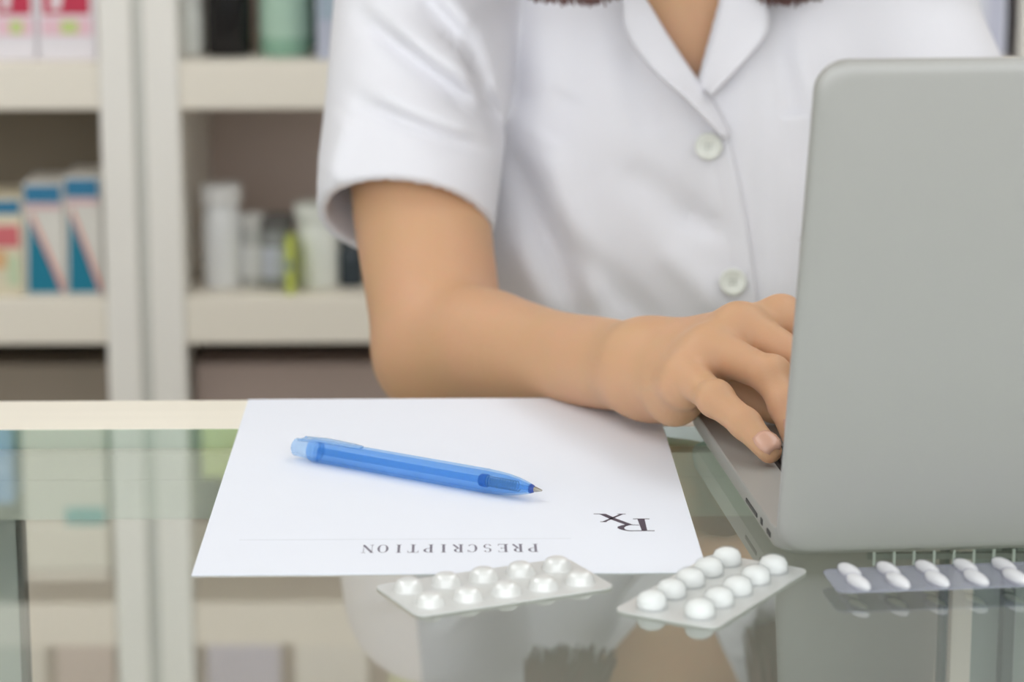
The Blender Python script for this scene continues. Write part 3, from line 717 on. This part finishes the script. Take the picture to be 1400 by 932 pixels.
# far arm, typing behind the lid
mx_ = 0.275
mir = lambda p: A3([2 * mx_ - p[0] + .02, p[1], p[2]])
SH2 = T(.105, .01, .205); EL2 = A3([.330, 1.54, -.005]); WR2 = mir(WR)
body.add([('c', SH2, SH2 + (EL2 - SH2) * .55, .043, .040), ('c', SH2 + (EL2 - SH2) * .55, EL2, .040, .037), ('c', EL2, EL2 + (WR2 - EL2) * .3, .038, .036), ('c', EL2 + (WR2 - EL2) * .3, WR2, .036, .0225)], .02, .02)
palm, fingers = hand_prims(WR, MC, PI, TI, mir)
body.add(palm, .018, .012)
for f in fingers: body.add(f, .0035, .0035, pad=.012)
person = empty('person', T(0, 0, -H), 'person in a white short-sleeved shirt typing behind the laptop', 'person')
bd = link_mesh('body', body.mesh('body'), M_skin, person, True)
del body
# fingernails
def nail(ti, di, wd, ln, up):
    d = Vector(ti - di).normalized(); u = Vector(up); u = (u - d * u.dot(d)).normalized(); s_ = d.cross(u); rows = []
    for i in range(7):
        t = i / 6; hw = wd * (.80 + .2 * min(1, t * 3)) * (1 - .5 * max(0, (t - .6) / .4) ** 2.2)
        rows.append([Vector(ti) + d * (ln * (t - .62)) + s_ * (hw * a) + u * (wd * (1.03 + .04 * (1 - a * a) - .32 * a * a) - .0016 * max(0, (t - .6) / .4) ** 2) for a in (-1, -.7, -.35, 0, .35, .7, 1)])
    o = MB().patch(rows).build('fingernail', M_nail, person, True); m_ = o.modifiers.new('thick', 'SOLIDIFY'); m_.thickness = .0005; m_.offset = 0
for k in range(4):
    di = PI[k] + (TI[k] - PI[k]) * .54 + A3([.0005, 0, .0014])
    nail(TI[k] + A3([0, 0, .0003]), di, FR[k][3] * .95, .0115, (-.25, -.25, 1) if k == 3 else (0, -.1, 1))

# ------------------------------------------------------------------ shirt
sx = axis((-.125, .42, .0021)); sy = axis((1.43, 1.60, .0021), (1.60, 1.82, .004)); sz = axis((-.13, .20, .0021), (.20, .30, .004))
outer_f = Field(sx, sy, sz)
vn = T(0, 1, 0) - T(0, 0, 0)
torso_pr = [('c', T(0, .01, -.16), T(0, 0, .10), .146, .150, vn, .72), ('c', T(-.10, .01, .205), T(.10, .01, .205), .068, .068),
            ('c', T(-.058, -.062, .015), T(-.055, -.035, .11), .058, .055), ('c', T(.062, -.062, .015), T(.055, -.035, .11), .058, .055),
            ('c', T(0, -.052, .00), T(0, -.028, .20), .062, .058), ('c', T(-.02, .02, .25), T(-.13, .01, .23), .055, .06), ('c', T(.02, .02, .25), T(.13, .01, .23), .055, .06)]
outer_f.add(torso_pr, .03, .045, pad=.05)
x_, y_, z_ = sx[:, None, None], sy[None, :, None], sz[None, None, :]
def seg2(p, q):
    """distance in the picture-facing plane (x, z) to a crease line"""
    a = A3([p[0], p[2]]); b = A3([q[0], q[2]]); ba = b - a
    t = np.clip(((x_ - a[0]) * ba[0] + (z_ - a[1]) * ba[1]) / (ba @ ba), 0, 1)
    return np.sqrt((x_ - a[0] - t * ba[0]) ** 2 + (z_ - a[1] - t * ba[1]) ** 2), t
def crease(D, p, q, wd, amp, dep=1.54):
    d, t = seg2(uy(p[0], p[1], dep), uy(q[0], q[1], dep))
    prof = np.exp(-(d / wd) ** 2) * (1 - .6 * np.exp(-(np.minimum(t, 1 - t) / .12) ** 2))
    D += (1.7 * amp * prof * (y_ < 1.62)).astype(np.float32)
# soft folds of the shirt front (valleys positive, ridges negative)
for p, q, wd, am in (((700, 210), (790, 420), .010, .0045), ((735, 190), (830, 430), .012, -.0045), ((770, 330), (900, 450), .010, .004), ((700, 330), (760, 440), .010, -.003),
                     ((850, 230), (960, 300), .011, .003), ((930, 290), (985, 312), .007, .003), ((900, 330), (990, 420), .010, -.003), ((860, 60), (900, 190), .012, .004), ((740, 20), (760, 220), .014, -.003),
                     ((780, 130), (745, 200), .010, .003), ((1065, 40), (1110, 240), .010, .0035), ((1040, 60), (1042, 440), .006, .0012), ((1090, 60), (1120, 200), .008, -.003), ((690, 60), (720, 160), .010, .003)):
    crease(outer_f.D, p, q, wd, am)
HEM = uy(554, 302, 1.526); STOP = uy(588, -25, 1.625)
saxis = HEM - STOP; saxis = saxis / np.linalg.norm(saxis)
hem_n = A3([-0.10, -0.62, -0.78]); hem_n = hem_n / np.linalg.norm(hem_n)
SL = np.minimum(cone_d(x_, y_, z_, T(-.10, .01, .222), STOP, .060, .057), cone_d(x_, y_, z_, STOP, HEM + saxis * .05, .057, .0500)).astype(np.float32)
for p, q, wd, am in (((498, 30), (655, 150), .0065, .0050), ((520, 20), (668, 120), .008, -.0045), ((500, 140), (655, 196), .0055, .0032), ((495, 110), (660, 178), .007, -.0030), ((575, -5), (632, 60), .006, .0035), ((600, -10), (650, 40), .007, -.003),
                     ((478, 150), (450, 240), .008, -.003), ((640, 60), (684, 185), .005, .004), ((445, 268), (560, 232), .0025, .0006), ((560, 232), (672, 268), .0025, .0006)):
    crease(SL, p, q, wd, am, 1.535)
far_hem = SH2 + (EL2 - SH2) * .75; SL2 = cone_d(x_, y_, z_, SH2, far_hem, .058, .056).astype(np.float32)
hem2 = (far_hem - SH2); hem2 = hem2 / np.linalg.norm(hem2)
plane1 = ((x_ - HEM[0]) * hem_n[0] + (y_ - HEM[1]) * hem_n[1] + (z_ - HEM[2]) * hem_n[2]).astype(np.float32)
c2 = far_hem - hem2 * .02
plane2 = ((x_ - c2[0]) * hem2[0] + (y_ - c2[1]) * hem2[1] + (z_ - c2[2]) * hem2[2]).astype(np.float32)
THK = .0064
DT = outer_f.D.copy()
full = smin(smin(DT, np.maximum(SL, plane1), .006), np.maximum(SL2, plane2), .010)
inn = np.minimum(np.minimum(DT, SL), SL2) + THK
FRONT = full.copy()
shell = np.maximum(full, -inn)
# open neck: a V down to the first button
Vp = [uy(*p, 1.545) for p in ((952, 112), (874, -10), (800, -140), (1050, -140), (990, -10))]
vx = A3([p[0] for p in Vp]); vz = A3([p[2] for p in Vp])
lw_ = np.interp(sz, [vz[0], vz[1], vz[2]], [vx[0], vx[1], vx[2]])[None, None, :]; rw_ = np.interp(sz, [vz[0], vz[4], vz[3]], [vx[0], vx[4], vx[3]])[None, None, :]
vd = np.maximum(np.maximum(lw_ - x_, x_ - rw_), np.maximum(vz[0] - z_, y_ - 1.66)); shell = np.maximum(shell, -vd)
outer_f.D = shell.astype(np.float32)
outer_f.D[:, :, -1] = .05; outer_f.D[:, :, 0] = .05
link_mesh('shirt', outer_f.mesh('shirt'), M_shirt, person, True)
def sample(p):
    i = [min(max(int(np.searchsorted(a, c)) - 1, 0), len(a) - 2) for a, c in zip((sx, sy, sz), p)]
    f = [(c - a[k]) / (a[k + 1] - a[k]) for a, c, k in zip((sx, sy, sz), p, i)]
    v = 0.0
    for a in (0, 1):
        for b in (0, 1):
            for c in (0, 1): v += FRONT[i[0] + a, i[1] + b, i[2] + c] * (f[0] if a else 1 - f[0]) * (f[1] if b else 1 - f[1]) * (f[2] if c else 1 - f[2])
    return v
def on_shirt(px, py, lift=0.0):
    lo = 1.44
    for d in np.arange(1.44, 1.72, .002):
        if sample(uy(px, py, d)) < 0:
            a, b = d - .002, d
            for _ in range(8):
                m_ = (a + b) / 2
                if sample(uy(px, py, m_)) < 0: b = m_
                else: a = m_
            return uy(px, py, a) + A3([0, -lift, lift * .15])
    return uy(px, py, 1.56)
def shirt_patch(name, left, right, lifts, n=26, mcount=8, th=.0022, mt=M_shirt):
    Lc, Rc = cr(left, n), cr(right, n); rows = []
    for i in range(n):
        row = []
        for j in range(mcount):
            s_ = j / (mcount - 1); p = Lc[i] * (1 - s_) + Rc[i] * s_
            l = np.interp(s_, np.linspace(0, 1, len(lifts)), lifts)
            row.append(on_shirt(p[0], p[1], l))
        rows.append(row)
    G = np.array(rows)                       # relax depth so the stiff cloth spans small folds
    for _ in range(6):
        Y = G[:, :, 1]; Yp = np.pad(Y, 1, mode='edge'); G[:, :, 1] = .5 * Y + .125 * (Yp[:-2, 1:-1] + Yp[2:, 1:-1] + Yp[1:-1, :-2] + Yp[1:-1, 2:])
    o = MB().patch([[tuple(p) for p in r] for r in G]).build(name, mt, person, True)
    md = o.modifiers.new('thick', 'SOLIDIFY'); md.thickness = th; md.offset = 0
    return o
shirt_patch('collar', [(842, -60), (882, 0), (916, 55), (950, 106), (972, 140), (996, 186)], [(812, -60), (846, -5), (852, 42), (886, 92), (935, 136), (990, 192)], (.003, .010, .016), 30)
shirt_patch('collar', [(1012, -60), (986, 0), (971, 55), (957, 106), (960, 122)], [(1066, -60), (1047, 0), (1046, 44), (1010, 90), (969, 132)], (.003, .009, .013), 26)
shirt_patch('placket', [(940, 176), (952, 240), (962, 310), (972, 380), (984, 450)], [(998, 190), (1012, 250), (1024, 320), (1034, 390), (1042, 450)], (-.0045, .0002, .0013), 24, 7, .0012)
shirt_patch('chest_pocket', [(1058, 158), (1062, 220), (1068, 290), (1072, 330)], [(1150, 150), (1152, 220), (1156, 290), (1158, 330)], (-.0006, .0007, -.0006), 20, 8, .0012)
for bx, by in ((968, 200), (1001, 385)):
    c = Vector(on_shirt(bx, by, .0045)); e = .012
    nn = (Vector(on_shirt(bx + 20, by, .004)) - Vector(on_shirt(bx - 20, by, .004))).cross(Vector(on_shirt(bx, by - 20, .004)) - Vector(on_shirt(bx, by + 20, .004))).normalized()
    if nn.y > 0: nn = -nn
    B = Matrix.Translation(c) @ nn.to_track_quat('Z', 'Y').to_matrix().to_4x4()
    b_ = smooth_by_angle(MB().lathe([(.0070, -.0012), (.0078, -.0004), (.0080, .0006), (.0074, .0014), (.0062, .0013), (.0052, .0006), (.0003, .0004)], B, 28).build('button', M_button, person), 60)
    hb = MB()
    for k in range(4):
        hb.lathe([(.0008, .0004), (.0008, .0008)], B @ Matrix.Translation((.0017 * math.cos(.785 + k * 1.571), .0017 * math.sin(.785 + k * 1.571), 0)), 8)
    hb.build('thread', mat('thread_grey', srgb(176, 178, 168), 0.8, noise=0.05), b_)
del outer_f, shell, full, inn, SL, SL2, DT, plane1, plane2

# ------------------------------------------------------------------ skirt, shoes, hair
sk = Field(axis((-.12, .42, .005)), axis((1.45, 1.88, .005)), axis((-.60, -.07, .005)))
sk.add([('c', T(0, .01, -.08), T(0, .015, -.20), .150, .168, vn, .74), ('c', T(0, .015, -.20), T(0, .015, -.62), .168, .172, vn, .74)], .01, .02)
sk.D = np.maximum(sk.D, np.maximum(sk.ax[2] + .092, -.585 - sk.ax[2])[None, None, :].astype(np.float32))
sk.D[:, :, 0] = .05; sk.D[:, :, -1] = .05
link_mesh('skirt', sk.mesh('skirt'), M_skirt, person, True)
for u in (-.085, .085):
    f = Field(axis((T(u, 0, 0)[0] - .09, T(u, 0, 0)[0] + .09, .004)), axis((1.48, 1.78, .004)), axis((-.9545, -.86, .004)))
    f.add([('c', T(u, .05, -.914), T(u, -.11, -.925), .044, .036), ('c', T(u, .05, -.914), T(u, .045, -.90), .044, .042)], .01, .02)
    f.D = np.maximum(f.D, np.maximum(-.949 - f.ax[2], f.ax[2] + .885)[None, None, :].astype(np.float32)); f.D[:, :, 0] = .05
    link_mesh('shoe', f.mesh('shoe'), M_shoe, person, True)
hf = Field(axis((.0, .30, .0035)), axis((1.46, 1.84, .0045)), axis((.17, .60, .0045)))
hf.add([('e', hd(0, .025, .035), (.088, .102, .108), -TY)], .01)
hf.add([('c', hd(0, -.12, -.02), hd(0, -.07, .045), .055, .05)], .015, op='cut')
hf.add([('c', hd(0, .09, .0), T(0, .09, .18), .075, .05)], .03)
hf.add([('c', hd(-.074, .02, .02), hd(-.088, .03, -.12), .024, .026), ('c', hd(.074, .02, .02), hd(.088, .03, -.12), .024, .026)], .012)
hair = link_mesh('hair', hf.mesh('hair'), M_hair, person, True)
for s_ in (-1, 1):                                   # loose lengths falling over the front of each shoulder
    hm = MB(); pa_, pb_ = ((722, 850) if s_ < 0 else (1038, 1116)); dp = 1.500 if s_ < 0 else 1.535
    for k in range(150):
        q = random.random(); v0 = random.uniform(-.045, .05); z0 = random.uniform(-.02, .05)
        tipp = uy(pa_ + (pb_ - pa_) * q + random.gauss(0, 5), -3 + 8 * math.sin(math.pi * q) + random.gauss(0, 3), dp + random.uniform(-.004, .016))
        a0 = hd(s_ * (.080 + random.uniform(-.004, .006)), v0, z0); a1 = hd(s_ * (.090 + random.uniform(-.006, .010)), v0 * .7 - .005, -.09 + random.uniform(-.02, .02))
        a2 = (a1 + tipp) / 2 + A3([random.gauss(0, .004), -.020 + random.gauss(0, .004), .018])
        hm.tube([tuple(p) for p in cr([a0, a1, a2, tipp], 11)], [.0034, .0036, .0036, .0036, .0035, .0033, .0030, .0026, .0021, .0014, .0005], 5)
    hm.build('hair_lock', M_hair, hair, True)
M_eye = mat('eye_white', srgb(236, 232, 228), 0.2, noise=0.02); M_iris = mat('iris_brown', srgb(52, 34, 26), 0.2, noise=0.1)
for s_ in (-1, 1):
    ec = Vector(hd(s_ * .030, -.0755, .003)); fwd = Vector(T(0, -1, 0) - T(0, 0, 0)).normalized()
    B = Matrix.Translation(ec) @ fwd.to_track_quat('Z', 'Y').to_matrix().to_4x4()
    ey = smooth_by_angle(MB().lathe([(.0115 * math.sin(a), -.0115 * math.cos(a)) for a in [math.pi * i / 12 for i in range(1, 12)]], B, 16).build('eye', M_eye, person), 80)
    MB().lathe([(.0050, .0102), (.0048, .0110), (.0020, .0117)], B, 14).build('iris', M_iris, ey, True)
    bw = [Vector(hd(s_ * (.014 + .006 * q), -.0905 + .0012 * q * q * .6, .0235 + .0022 * math.sin(q * .75))) for q in range(6)]
    MB().tube(bw, [.0012, .0020, .0021, .0019, .0015, .0008], 6).build('eyebrow', M_hair, person, True)
MB().tube([Vector(hd(u * .019, -.0945 + .006 * u * u, -.0605 + .0008 * abs(u))) for u in (-1, -.6, -.2, .2, .6, 1)], [.0012, .0034, .0046, .0046, .0034, .0012], 8).build('lips', mat('lips', srgb(190, 116, 108), 0.4, noise=0.04), person, True)

# ------------------------------------------------------------------ fittings at the back of the counter, right of the laptop
st = box('stile', M_darkframe, ct, 0.2720, 0.2775, 1.2775, 1.2895, -0.589, -0.0435)
st2 = box('stile', mat('pink_beige_stile', srgb(206, 190, 182), 0.5, noise=0.03), ct, 0.2460, 0.2560, 1.2775, 1.2895, -0.589, -0.0435)
dr = box('divider_rail', mat('divider_grey', srgb(128, 128, 122), 0.5, noise=0.03), ct, 0.20, 0.62, 1.262, 1.265, -0.0605, -0.0575)
dm = MB().box(0, .0012, 1.260, 1.262, -.063, -.055).mesh('divider')
for i in range(40):
    me = dm if i == 0 else None
    if i == 0:
        d0 = link_mesh('divider', dm, mat('divider_white', srgb(236, 238, 234), 0.4, noise=0.02), dr); d0.location.x += 0.2026
    else:
        d = d0.copy(); COL.objects.link(d); d.location.x = d0.location.x + 0.00985 * i
